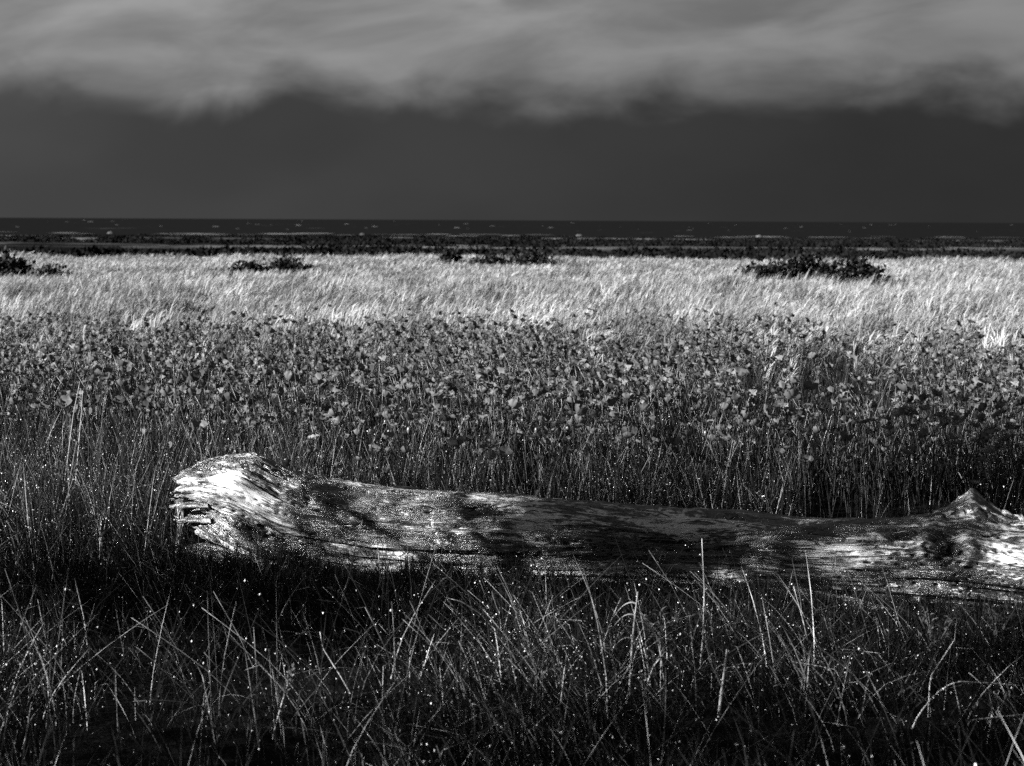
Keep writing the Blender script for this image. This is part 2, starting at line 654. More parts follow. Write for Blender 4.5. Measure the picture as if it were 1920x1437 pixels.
def tuft(rng, n, rad, h0, h1, lean_c, lean_s, w0, w1, straw, beads, kink=.1, bias=math.pi, spread=1.6, tubes=.3, plume=0.0, plume_len=.16, hair=.006):
    m = MB()
    for i in range(n):
        a = rng.uniform(0, 2 * math.pi)
        r = rad * math.sqrt(rng.rand())
        base = np.array((r * math.cos(a), r * math.sin(a), -.02))
        h = rng.uniform(h0, h1) * (1 if rng.rand() < .8 else .6)
        ld = bias + rng.normal(0, spread)
        ln = max(0, rng.normal(lean_c, lean_s))
        isw = rng.rand() < straw
        mat = 1 if isw else 0
        path = blade_path(rng, h, base, ld, ln, 6, kink)
        w = rng.uniform(w0, w1)
        has_plume = rng.rand() < plume
        if rng.rand() < tubes or has_plume:
            m.tube(path, [w * .45 * (1 - .6 * k / 6) for k in range(7)], mat, 3)
        else:
            sa_ = rng.uniform(0, math.pi)
            side = np.array((math.cos(sa_), math.sin(sa_), 0))
            m.ribbon(path, [w * (1 - (k / 6) ** 2 * .9) for k in range(7)], side, mat)
        nb = rng.poisson(beads)
        for _ in range(nb):
            k = rng.randint(1, 6)
            f = rng.rand()
            c = path[k] * (1 - f) + path[k + 1 if k < 6 else k] * f
            m.bead(c + rng.normal(0, .002, 3), rng.uniform(.0006, .0021) * (1.5 if rng.rand() < .15 else 1), 2, rng.uniform(1, 2.0), path[k] - path[k - 1])
        if has_plume:
            top, d = path[-1], path[-1] - path[-2]
            d = d / np.linalg.norm(d)
            droop = np.array((math.cos(ld), math.sin(ld), -.25))
            for k in range(9):                      # a feather of fine drooping hairs
                q = path[-2] + (top - path[-2]) * rng.uniform(.2, 1.0)
                dv = rng.normal(0, .22, 3)
                ln_ = plume_len * rng.uniform(.5, 1.0)
                hp = [q, q + (d + dv) * ln_ * .4, q + (d + dv) * ln_ * .72 + droop * ln_ * .08, q + (d + dv) * ln_ * .9 + droop * ln_ * .25]
                sd_ = rng.normal(0, 1, 3)
                sd_ /= np.linalg.norm(sd_)
                m.ribbon(hp, [hair * .6, hair, hair * .8, hair * .15], sd_, 3)
    return m


GM = [M_GREEN, M_STRAW, M_DEW, M_PLUME]
PM = [M_PALEBLADE, M_PLUME, M_DEW, M_PLUME]
rng = RS(3)
fine = [tuft(rng, 22, .09, .16, .42, .75, .4, .001, .0034, .14, .5, .24, math.pi, 1.3).mesh('fine_tuft', GM) for _ in range(9)]
tangle = [tuft(rng, 16, .14, .22, .5, 1.15, .4, .001, .0036, .22, .5, .35, math.pi, 1.5, .2).mesh('tangled_tuft', GM) for _ in range(5)]
stemmy = [tuft(rng, 20, .10, .20, .50, .3, .22, .0018, .0042, .12, .6, .14, math.pi, 1.6, .4).mesh('stemmy_tuft', GM) for _ in range(9)]
green = [tuft(rng, 22, .10, .16, .38, .45, .25, .003, .007, .03, .2, .06, math.pi, 1.6, .1).mesh('green_tuft', GM) for _ in range(6)]
seedy = [tuft(rng, 18, .16, .22, .44, .30, .15, .003, .007, .4, 0, .04, .15, .55, .3, .65, .2, .008).mesh('seed_tuft', PM) for _ in range(8)]
far_seedy = [tuft(rng, 18, .26, .18, .34, .30, .14, .008, .014, .4, 0, .02, .15, .5, .2, .65, .18, .014).mesh('far_seed_tuft', PM) for _ in range(6)]


def place(rng, P, n_shapes, s0, s1, rz=.6, tilt=.08, zscale=None):
    n = len(P)
    z = gz(P[:, 0], P[:, 1])
    rot = np.stack([rng.normal(0, tilt, n), rng.normal(0, tilt, n), rng.normal(0, rz, n)], 1)
    s = rng.uniform(s0, s1, n)
    zs = s if zscale is None else s * zscale
    return np.column_stack([P, z]), rot, np.stack([s, s, zs], 1), rng.randint(0, n_shapes, n)


# fine dark grass before the log
rng = RS(21)
P = wedge(rng, 1.2, 6.3, 4000, .40, 1.6)
ld, lt = log_dist(P)
patch = fbm(P[:, 0] * 1.3, P[:, 1] * 1.3, seed=31, oct=3)
keep = ((ld < -.24) | (lt <= 0.0)) & (rng.rand(len(P)) < np.clip((patch - .36) * 5.0, .22, 1))
# thinner right in front of the log, thicker towards the path
keep &= rng.rand(len(P)) < np.where(lt > 0, np.clip((-ld - .10) / .9, .25, 1), 1)
P = P[keep]
ld = ld[keep]
zs = np.clip(.75 + (-ld) * .14, .75, 1.15)
zs = np.where(lt[keep] <= 0, 1.1, zs)
Pq, rot, scl, idx = place(rng, P, len(fine) + len(tangle), .8, 1.35, .7, .1, zs)
scatter('wet_grass', 'fine dark wet grass leaning before the log and under the camera', 'grass', Pq, rot, scl, idx, fine + tangle)

rng = RS(27)  # dense dark grass band added so the log's foot sinks into shade
dark = [tuft(rng, 22, .07, .07, .19, .5, .3, .002, .005, 0.02, .05, .12, math.pi, 1.6, .1).mesh('dark_tuft', GM) for _ in range(5)]
tq = rng.uniform(-.06, .9, 1500)
dq = rng.uniform(.22, .95, 1500) ** 1.3
P = LA + (LB - LA) * tq[:, None] + np.array((-.2346, -.972)) * dq[:, None]
Pq, rot, scl, idx = place(rng, P, len(dark), .75, 1.2, 1.5, .12)
scatter('low_grass', 'low nearly black grass added to shade and darken the foot of the log', 'grass', Pq, rot, scl, idx, dark)

# stalky grass behind and beside the log, up to the poppies
rng = RS(22)
P = wedge(rng, 5.0, 8.6, 4300, .40, 1.6)
ld, lt = log_dist(P)
patch = fbm(P[:, 0] * 1.1, P[:, 1] * 1.1, seed=44, oct=3)
keep = (ld > .20) & (rng.rand(len(P)) < np.clip((8.8 - P[:, 1]) / 1.6, 0, 1)) & (rng.rand(len(P)) < np.clip((patch - .45) * 8, .06, 1)) | ((lt <= 0) & (P[:, 1] > 5.9) & (np.abs(ld) > .3))
P = P[keep]
Pq, rot, scl, idx = place(rng, P, len(stemmy), .75, 1.15, .8, .08)
scatter('stalky_grass', 'upright stalky grass beaded with wet seeds behind the log', 'grass', Pq, rot, scl, idx, stemmy)

# green grass under the poppies
rng = RS(23)
P = wedge(rng, 7.5, 17.5, 11000, .40, 1.8)
Pq, rot, scl, idx = place(rng, P, len(green), .8, 1.25, 1.5, .1)
scatter('green_grass', 'dark green grass standing between the poppies', 'grass', Pq, rot, scl, idx, green)

# pale seeding grass beyond the poppies
rng = RS(24)
P = wedge(rng, 11.0, 24.0, 15000, .40, 2.0)
w = np.clip((P[:, 1] - 12.4 + 3.5 * (fbm(P[:, 0] * .5, P[:, 1] * .5, seed=8) - .5) * 2) / 5.0, 0.05, 1)
keep = rng.rand(len(P)) < w * np.clip(.35 + 1.6 * (fbm(P[:, 0] * .7, P[:, 1] * .35, seed=78) - .3), .25, 1)
P = P[keep]
Pq, rot, scl, idx = place(rng, P, len(seedy), .75, 1.15, .35, .07, .75 + .55 * fbm(P[:, 0] * .6, P[:, 1] * .4, seed=15))
scatter('seed_grass', 'pale seeding grass leaning with the wind beyond the poppies', 'grass', Pq, rot, scl, idx, seedy)
rng = RS(25)
P = wedge(rng, 22.0, 43.5, 26000, .40, 2.5)
keep = P[:, 1] < 41.5 + 3.0 * (fbm(P[:, 0] * .12, P[:, 0] * 0 + 3.3, seed=4) - .5) * 2
P = P[keep]
Pq, rot, scl, idx = place(rng, P, len(far_seedy), .8, 1.2, .35, .07, .75 + .5 * fbm(P[:, 0] * .4, P[:, 1] * .25, seed=16))
scatter('distant_grass', 'bright pale grass spread over the far meadow', 'grass', Pq, rot, scl, idx, far_seedy)

# dark marsh plants between the meadow and the shore
rng = RS(26)


def clump(rng, n, r, h):
    m = MB()
    for _ in range(n):
        a = rng.uniform(0, 2 * math.pi)
        q = math.sqrt(rng.rand())
        c = np.array((r * q * math.cos(a), r * q * math.sin(a), rng.uniform(0, h) * (1 - q * .7)))
        m.leaf(c, np.array((rng.normal(), rng.normal(), abs(rng.normal()) + .4)), rng.uniform(.15, .3) * r, rng.uniform(.10, .2) * r, rng.normal(0, 1, 3), 0)
    return m.mesh('marsh_clump', [M_MARSH])


marsh = [clump(rng, 60, .8, .22) for _ in range(5)]
P = wedge(rng, 43.0, 210.0, 9000, .40, 6.0)
b = fbm(P[:, 0] * .02, P[:, 1] * .075 + 2, seed=61, oct=3)
keep = (b > .54) | ((P[:, 1] > 128) & (P[:, 1] < 180) & (b > .42))
P = P[keep]
Pq, rot, scl, idx = place(rng, P, len(marsh), .6, 1.6, 3.0, .05)
scatter('marsh_plants', 'low dark marsh plants between the pale meadow and the sea', 'marsh plants', Pq, rot, scl, idx, marsh)


# ------------------------------------------------------------------ driftwood log
OUT = [(345, 884), (370, 868), (400, 862), (430, 860), (455, 857), (475, 858), (492, 866), (515, 878), (545, 889), (600, 899),
       (700, 914), (800, 924), (900, 931), (1000, 940), (1100, 948), (1220, 958), (1300, 963), (1400, 969), (1500, 981),
       (1600, 980), (1700, 976), (1750, 972), (1800, 970), (1860, 970), (1920, 972), (2200, 985), (2500, 1000)]
AX0, AX1 = np.array((-1.42, 6.12)), np.array((3.3, 4.98))


def axis_at_px(px):
    """the log axis runs in a straight line over the ground; find where it passes under a bearing"""
    s = (px - 960) / FPX / math.cos(R(PITCH))
    d = AX1 - AX0
    t_ = (s * AX0[1] - AX0[0]) / (d[0] - s * d[1])
    return t_


ts = np.array([axis_at_px(p[0]) for p in OUT])
ztop = np.array([at(p[0], p[1], (AX0 + (AX1 - AX0) * t_)[1])[2] for p, t_ in zip(OUT, ts)])
LOGLEN = np.linalg.norm(AX1 - AX0)
adir = (AX1 - AX0) / LOGLEN
anrm = np.array((adir[1], -adir[0]))           # horizontal, towards the camera
NU, NVV = 900, 250
u = np.linspace(0, 1, NU)
th = np.linspace(0, 2 * math.pi, NVV, endpoint=False)    # 0 = towards the camera, pi/2 = up
zt = np.interp(u, np.concatenate([ts]), ztop)
k = np.ones(9) / 9
ztp = np.pad(zt, 4, mode='edge')
zt = np.convolve(ztp, k, 'valid')
t_px = lambda px: float(axis_at_px(px))
zb = np.interp(u, [t_px(345), t_px(390), t_px(450), t_px(560), t_px(700), 1], [.15, .11, .06, -.03, -.05, -.05])
depth = np.interp(u, [0, t_px(470), t_px(620), t_px(900), t_px(1300), 1], [.15, .185, .175, .17, .185, .19])
cz = (zt + zb) / 2
rz = (zt - zb) / 2
U, T = np.meshgrid(u, th, indexing='ij')
S = U * LOGLEN
tw = T + 0.35 * U + .25 * np.sin(S * 1.7)
cx_, cy_ = np.cos(tw), np.sin(tw)
# cross-section is a little squarish
ca, sa2 = np.cos(T), np.sin(T)
sq = (np.abs(ca) ** 2.4 + np.abs(sa2) ** 2.4) ** (-1 / 2.4)
lump = (fbm(S * 1.6, cx_ * 1.2 + 5, cy_ * 1.2, oct=3, seed=2) - .5) * .16
ridg = 1 - np.abs(fbm(S * .9 + 3, cx_ * 5.5, cy_ * 5.5, oct=3, seed=7) * 2 - 1)
ridge = (ridg - .8) * .26
fibre = (fbm(S * 3.5, cx_ * 17, cy_ * 17, oct=4, seed=12) - .5) * .14
gro = np.abs(fbm(S * .75 + 9, cx_ * 8, cy_ * 8, oct=2, seed=33) - .5)
gro2 = np.abs(fbm(S * 1.5 + 2, cx_ * 14, cy_ * 14, oct=2, seed=38) - .5)
groove = -.15 * np.exp(-(gro / .016) ** 2) - .08 * np.exp(-(gro2 / .014) ** 2)
disp = 1 + lump + ridge + fibre + groove


def dT(a, b):
    return (a - b + math.pi) % (2 * math.pi) - math.pi


def bump(px, ang, su, sth, amp):
    return amp * np.exp(-((U - t_px(px)) * LOGLEN / su) ** 2 - (dT(T, ang) / sth) ** 2)


disp += bump(1300, .55, .26, .38, -.30)           # long hollow in the side
disp += bump(1450, .45, .14, .5, .10)
disp += bump(1020, .35, .22, .45, .10)
disp += bump(700, .1, .3, .4, -.12)
disp += bump(372, -.25, .13, .55, -.55)           # rotted hollow under the thick end
# knot: raised collar with a pit
du = (U - t_px(1785)) * LOGLEN
dt = dT(T, .62) * .19
rr = np.sqrt(du ** 2 + dt ** 2)
rr = rr * (1 + .5 * (fbm(du * 12, dt * 12, seed=77, oct=2) - .5))
disp += .13 * np.exp(-((rr - .075) / .032) ** 2) - .30 * np.exp(-(rr / .048) ** 2)
disp += .12 * np.exp(-((du + .18) / .16) ** 2 - (dt / .05) ** 2)
# the underside stays smoother
RZ = rz[:, None] * sq * disp
RY = depth[:, None] * sq * disp
# broken stub rising from the top
stub = .105 * np.exp(-np.abs((U - t_px(1832)) * LOGLEN / .085) ** 1.35 - (np.abs(dT(T, 1.75)) / .40) ** 2.2)
knob = .0 * np.exp(-((U - t_px(478)) * LOGLEN / .06) ** 2 - (dT(T, 1.9) / .4) ** 2)
spike = .016 * np.exp(-np.abs((U - t_px(1240)) * LOGLEN / .022) ** 1.2 - (dT(T, 1.6) / .16) ** 2)
ax = AX0[None, :] + (AX1 - AX0)[None, :] * u[:, None]
hx = ax[:, 0][:, None] + anrm[0] * RY * ca
hy = ax[:, 1][:, None] + anrm[1] * RY * ca
hz = cz[:, None] + RZ * sa2 + stub + knob + spike
# ragged left end: the rings are pushed along the axis by noise, then close into a dark hollow
rag = (fbm(cx_ * 9, cy_ * 9, seed=90, oct=4) - .5) * .17
endw = np.clip(1 - S / .25, 0, 1) ** 2
hx += adir[0] * rag * endw
hy += adir[1] * rag * endw
V = np.stack([hx.ravel(), hy.ravel(), hz.ravel()], 1)
G = np.stack([S.ravel(), (cx_ * .19).ravel(), (cy_ * .19).ravel()], 1)
idg = np.arange(NU * NVV).reshape(NU, NVV)
nxt = np.roll(idg, -1, axis=1)
F = np.stack([idg[:-1].ravel(), idg[1:].ravel(), nxt[1:].ravel(), nxt[:-1].ravel()], 1).tolist()
Vl, Gl = [V], [G]
off = NU * NVV
prev = idg[0]
c0 = np.array((ax[0, 0], ax[0, 1], cz[0]))
first = V[:NVV]
for s_, inn in ((.80, .02), (.66, .10), (.5, .22), (.25, .30), (.02, .33)):
    ring = c0 + (first - c0) * s_
    ring[:, 0] += adir[0] * inn
    ring[:, 1] += adir[1] * inn
    ring += (RS(int(s_ * 100)).rand(NVV, 1) - .5) * .02
    Vl.append(ring)
    Gl.append(G[:NVV] * np.array((1, s_, s_)) + np.array((inn, 0, 0)))
    cur = np.arange(off, off + NVV)
    off += NVV
    F += np.stack([cur, prev, np.roll(prev, -1), np.roll(cur, -1)], 1).tolist()
    prev = cur
F.append(tuple(prev.tolist()))
F.append(tuple(idg[-1].tolist()[::-1]))
V, G = np.concatenate(Vl), np.concatenate(Gl)
log = link('driftwood_log', None, loc=(float(AX0[0]), float(AX0[1]), 0))
tag(log, 'long weathered driftwood log lying in the grass', 'log')
O = np.array((AX0[0], AX0[1], 0))
link('trunk', mesh_from('trunk', V - O, F, [M_WOOD], attrs={'grain': G}), log)


def wood_piece(name, path, rad, mat, seed, n=20, m=40, flat=1.0):
    """a rough splinter, root or stub grown along a path"""
    path = np.asarray(path, float)
    rad = np.asarray(rad, float)
    tt = np.linspace(0, 1, m)
    src = np.linspace(0, 1, len(path))
    pp = np.stack([np.interp(tt, src, path[:, i]) for i in range(3)], 1)
    kk = np.ones(5) / 5
    for i in range(3):
        pp[:, i] = np.convolve(np.pad(pp[:, i], 2, mode='edge'), kk, 'valid')
    r = np.interp(tt, src, rad)
    Vp, Gp = [], []
    L_ = np.concatenate([[0], np.cumsum(np.linalg.norm(np.diff(pp, axis=0), axis=1))])
    for i in range(m):
        d = pp[min(i + 1, m - 1)] - pp[max(i - 1, 0)]
        d /= np.linalg.norm(d) + 1e-9
        a_ = np.cross(d, (0, 0, 1.0) if abs(d[2]) < .9 else (0, 1.0, 0))
        a_ /= np.linalg.norm(a_)
        b_ = np.cross(a_, d)
        an = np.linspace(0, 2 * math.pi, n, endpoint=False)
        q = 1 + (fbm(L_[i] * 7 + np.zeros(n), np.cos(an) * 2.5 + seed, np.sin(an) * 2.5, oct=3, seed=seed) - .5) * .7
        Vp.append(pp[i] + (np.outer(np.cos(an), a_) + np.outer(np.sin(an), b_) * flat) * (r[i] * q)[:, None])
        Gp.append(np.stack([np.full(n, L_[i]), np.cos(an) * r[i], np.sin(an) * r[i]], 1))
    Vp, Gp = np.concatenate(Vp), np.concatenate(Gp)
    ig = np.arange(m * n).reshape(m, n)
    nx_ = np.roll(ig, -1, axis=1)
    Fp = np.stack([ig[:-1].ravel(), nx_[:-1].ravel(), nx_[1:].ravel(), ig[1:].ravel()], 1).tolist()
    Fp += [tuple(ig[0].tolist()), tuple(ig[-1].tolist()[::-1])]
    return link(name, mesh_from(name, Vp - O, Fp, [mat], attrs={'grain': Gp}), log)


def ax3(px, z, toward=0.0):
    q = AX0 + (AX1 - AX0) * t_px(px) + anrm * toward
    return np.array((q[0], q[1], z))


wood_piece('root', [ax3(360, .05, .10), ax3(410, .07, .18), ax3(470, .05, .21), ax3(600, .0, .18)], [.03, .05, .045, .03], M_WOOD, 4)
wood_piece('root', [ax3(334, .02, .02), ax3(350, .16, .06), ax3(352, .30, .08), ax3(375, .37, .05)], [.03, .028, .030, .03], M_WOOD, 9)
for i, (z_, tw_, ln, r_0) in enumerate([(.345, .11, 4, .012), (.27, .13, 12, .012), (.20, .11, 2, .011)]):
    wood_piece('splinter', [ax3(420, z_ + .005, tw_ + .01), ax3(372, z_, tw_), ax3(350 - ln * .5, z_ - .012, tw_), ax3(350 - ln, z_ - .03 + .02 * (i % 3), tw_ + .01)], [r_0, r_0 * 1.1, r_0 * .7, .002], M_WOOD, 60 + i, 8, 16)
wood_piece('splinter', [ax3(1330, .10, .19), ax3(1480, .085, .235), ax3(1620, .055, .25), ax3(1740, .01, .25)], [.008, .034, .036, .012], M_WOOD, 14, flat=.8)
wood_piece('branch_stub', [ax3(1818, .36, -.02), ax3(1828, .405, -.02), ax3(1838, .432, -.03)], [.075, .040, .018], M_KNOT, 19)
for i, (a, rr_) in enumerate([(0.4, .03), (2.2, .026), (4.0, .028)]):
    c = ax3(1785, .245, .165) + np.array((math.cos(a) * .045, 0, math.sin(a) * .045))
    wood_piece('knot', [c + np.array((0, .05, 0)), c + np.array((0, 0, 0)), c + np.array((0, -.025, 0))], [rr_, rr_, rr_ * .4], M_KNOT, 40 + i, 12, 14)


# ------------------------------------------------------------------ poppies
def petal_mesh(rng, Rp, cup, wid, ruffle, mat):
    """a broad petal wrapped round the flower's axis, crumpled towards its rim"""
    nu_, nv_ = 6, 5
    V_, F_ = [], []
    ph, ph2 = rng.uniform(0, 6, 2)
    for j in range(nv_ + 1):
        t_ = j / nv_
        for i in range(nu_ + 1):
            s_ = (i / nu_) * 2 - 1
            tt = t_ * (1 - .22 * s_ * s_ + .05 * math.sin(s_ * 7 + ph))
            a = tt * cup
            cr = 1 + ruffle * tt * tt * (math.sin(s_ * 5 + ph) + .7 * math.sin(s_ * 11 + ph2))
            rr_ = Rp * math.sin(a) * cr
            zz = Rp * (1 - math.cos(a)) * 1.05 / cr
            fi = s_ * wid * math.sin(math.pi * min(.12 + tt ** .6 * .45, .5))
            V_.append(np.array((rr_ * math.cos(fi), rr_ * math.sin(fi), zz + .02 * Rp * math.sin(tt * 9 + ph2))))
    for j in range(nv_):
        for i in range(nu_):
            k_ = j * (nu_ + 1) + i
            F_.append((k_, k_ + 1, k_ + nu_ + 2, k_ + nu_ + 1))
    return V_, F_


def rot_to(V_, az, tilt, taz, off_):
    """turn a petal about the flower axis, tilt the flower, move it to the stem top"""
    m_ = Matrix.Rotation(taz, 3, 'Z') @ Matrix.Rotation(tilt, 3, 'Y') @ Matrix.Rotation(-taz, 3, 'Z') @ Matrix.Rotation(az, 3, 'Z')
    a_ = np.array(m_)
    return [a_ @ v + off_ for v in V_]


def poppy_parts(rng, kind='flower', mat=M_PETAL):
    """list of (part name, mesh): a stem, the petals and the pod, or a hooked stem with a drooping bud"""
    parts = []
    h = rng.uniform(.42, .58)
    if kind == 'bud':
        d = rng.uniform(0, 2 * math.pi)
        dv = np.array((math.cos(d), math.sin(d), 0))
        path = [np.array((0, 0, -.03)) + np.array((0, 0, h * f)) + dv * .03 * f * f for f in (0, .25, .5, .75, 1)]
        c = path[-1]
        for a in (.5, 1.1, 1.7, 2.4, 3.0):
            path.append(c + dv * .022 * (1 - math.cos(a)) + np.array((0, 0, .022 * math.sin(a))))
        path.append(path[-1] + np.array((0, 0, -.02)))
        m = MB()
        m.tube(path, [.0022] * len(path), 0, 5)
        parts.append(('stem', m.mesh('poppy_stem', [M_STEM])))
        e = path[-1]
        m = MB()
        prof = [(0, .004), (.006, .0085), (.016, .0105), (.026, .0085), (.034, .003)]
        m.tube([e - np.array((0, 0, a)) for a, _ in prof], [b for _, b in prof], 0, 8)
        parts.append(('bud', m.mesh('poppy_bud', [M_BUD])))
        return parts, h
    lean = rng.normal(0, .06, 2) + np.array((-.02, 0))
    path = []
    for f in (0, .2, .4, .6, .8, 1):
        path.append(np.array((lean[0] * f * f * 1.4, lean[1] * f * f * 1.4, -.03 + (h + .03) * f)))
    top = path[-1]
    m = MB()
    m.tube(path, [.0018, .0017, .0016, .0015, .0014, .0014], 0, 5)
    for k in range(26):
        f = rng.uniform(.2, 1)
        i0 = min(int(f * 5), 4)
        q = path[i0] * (1 - (f * 5 - i0)) + path[i0 + 1] * (f * 5 - i0)
        a = rng.uniform(0, 6.28)
        m.leaf(q, np.array((math.cos(a), math.sin(a), .2)), .006, .0012, np.array((0, 0, 1.0)), 0)
    parts.append(('stem', m.mesh('poppy_stem', [M_STEM])))
    tilt = abs(rng.normal(.65, .45))
    taz = rng.normal(math.pi + .3, 1.3)
    Rp = rng.uniform(.022, .036)
    cup = rng.uniform(.8, 1.55)
    n = 4 if rng.rand() < .75 else 5
    a0 = rng.uniform(0, 6.28)
    for i in range(n):
        V_, F_ = petal_mesh(rng, Rp * rng.uniform(.85, 1.1), cup * rng.uniform(.85, 1.15), rng.uniform(.65, 1.0), rng.uniform(.12, .32), mat)
        V_ = rot_to(V_, a0 + i * 2 * math.pi / n + rng.normal(0, .1), tilt, taz, top + np.array((0, 0, .001 * i)))
        parts.append(('petal', mesh_from('poppy_petal', V_, F_, [mat])))
    m = MB()
    ax_ = np.array(Matrix.Rotation(taz, 3, 'Z') @ Matrix.Rotation(tilt, 3, 'Y') @ Vector((0, 0, 1)))
    m.tube([top + ax_ * a for a in (0, .004, .010, .013)], [.003, .006, .006, .004], 0, 6)
    parts.append(('seed_pod', m.mesh('poppy_pod', [M_POD])))
    return parts, h


def join_parts(parts, mats):
    V_, F_, M_ = [], [], []
    for nm, me in parts:
        b = len(V_)
        V_ += [np.array(v.co) for v in me.vertices]
        mi_ = mats.index(me.materials[0])
        for p in me.polygons:
            F_.append(tuple(b + k_ for k_ in p.vertices))
            M_.append(mi_)
    return mesh_from('poppy_plant', V_, F_, mats, M_)


rng = RS(51)
flowers = [poppy_parts(rng) for _ in range(14)]
flowers_pale = [poppy_parts(rng, 'flower', M_PETAL_PALE) for _ in range(4)]
buds = [poppy_parts(rng, 'bud') for _ in range(5)]


def grow(name, proto, loc, rz_, s, label, cat, group=None, tilt=(0, 0)):
    e = link(name, None, None, loc, (tilt[0], tilt[1], rz_), (s, s, s))
    e.empty_display_size = .1
    tag(e, label, cat, group)
    for nm, me in proto:
        link(nm, me, e)
    return e


# where the poppies grow
rng = RS(52)
P = wedge(rng, 5.8, 16.5, 17000, .385, 1.2)
ld, lt = log_dist(P)
den = fbm(P[:, 0] * 1.2, P[:, 1] * .8, seed=71, oct=3)
near_edge = 5.9 + .9 * np.clip((-P[:, 0] - .9) / 1.2, 0, 1.6)
w = np.clip((P[:, 1] - near_edge) / 1.7, 0, 1) ** 1.1 * np.clip((15.2 - P[:, 1]) / 4.5, 0, 1)
w *= np.clip((den - .40) * 7, .06, 1)
w *= np.where((P[:, 0] > 2.2) & (P[:, 1] > 10), .55, 1)
keep = (rng.rand(len(P)) < w) & (ld > .3)
P = P[keep]
inview = np.abs(P[:, 0]) < .372 * P[:, 1]
order = np.argsort(P[:, 1] + np.where(inview, 0, 100))
NIND = 255
sel = set(order[:NIND].tolist())
LBL = 'grey poppy on a hairy stem near the front of the poppy patch behind the log'
GRP = 'poppies at the front of the patch'
cnt = 0
rest = []
for i in range(len(P)):
    x, y = P[i]
    if i in sel:
        grow('poppy', flowers[rng.randint(len(flowers))][0], (float(x), float(y), float(gz(x, y))), float(rng.normal(0, .9)), float(rng.uniform(.7, 1.25)),
             LBL, 'poppy', GRP, (float(rng.normal(0, .06)), float(rng.normal(0, .06))))
    else:
        rest.append((x, y))
rest = np.array(rest)
mats = [M_STEM, M_PETAL, M_POD]
jm = [join_parts(f[0], mats) for f in flowers]
Pq, rot, scl, idx = place(rng, rest, len(jm), .6, 1.2, .9, .07)
scl *= np.clip(1.15 - .03 * (rest[:, 1] - 7), .85, 1.15)[:, None]
scatter('distant_poppies', 'dense mass of small grey poppies deeper in the patch', 'poppies', Pq, rot, scl, idx, jm)


def stand_at(px, py, h):
    """ground point of a plant whose top of height h is seen at a pixel"""
    d = (CAMM.to_3x3() @ Vector(((px - 960) / FPX, -(py - 718.5) / FPX, -1))).normalized()
    k_ = (h - EYE) / d.z
    return float(d.x * k_), float(d.y * k_)


SPECIAL = [
    (1515, 822, 1, 'single bright poppy standing clear of the patch above the dip in the log'),
    (520, 820, 1, 'small white poppy catching the sun just above the thick end of the log'),
    (1100, 805, 0, 'upper of two large poppies stacked above the middle of the log'),
    (1100, 838, 0, 'lower of two large poppies stacked above the middle of the log'),
    (1050, 826, 0, 'ragged poppy just left of the stacked pair above the log'),
    (943, 858, 0, 'low poppy hanging close over the top edge of the log'),
    (1562, 795, 0, 'round dark poppy bowl in front of the patch on the right'),
    (1730, 845, 0, 'low star-shaped open poppy near the broken stub of the log'),
    (1245, 912, 0, 'lowest poppy, wilting in the dark gap behind the log'),
    (285, 912, 0, 'lone poppy cup low in the grass at the thick end of the log'),
    (545, 878, 0, 'dim poppy touching the top of the log beside its raised end'),
    (455, 690, 1, 'pale poppy on the dark left flank of the patch'),
]
rng = RS(53)
for n_, (px, py, pale, lab) in enumerate(SPECIAL):
    pr, h = (flowers_pale[n_ % 4] if pale else flowers[(n_ * 3) % len(flowers)])
    s = 1.0
    hh = h * s
    x, y = stand_at(px, py, hh + .02)
    if y < 6.3:                                          # must stand behind the log: make it shorter and further off
        y = 6.35
        s = max(.45, float(at(px, py, y)[2]) / (h + .02))
        x = float(at(px, py, y)[0])
    grow('poppy', pr, (x, y, float(gz(x, y))), float(rng.normal(0, .3)), s, lab, 'poppy')
for n_ in range(34):
    x, y = rng.uniform(-.9, 2.6), rng.uniform(6.4, 8.3)
    if abs(x) > .36 * y:
        continue
    grow('poppy_bud', buds[n_ % 5][0], (x, y, float(gz(x, y))), float(rng.uniform(0, 6.28)), float(rng.uniform(.8, 1.05)),
         'nodding unopened poppy bud on a hooked stem between the open flowers', 'poppy bud', 'nodding poppy buds')


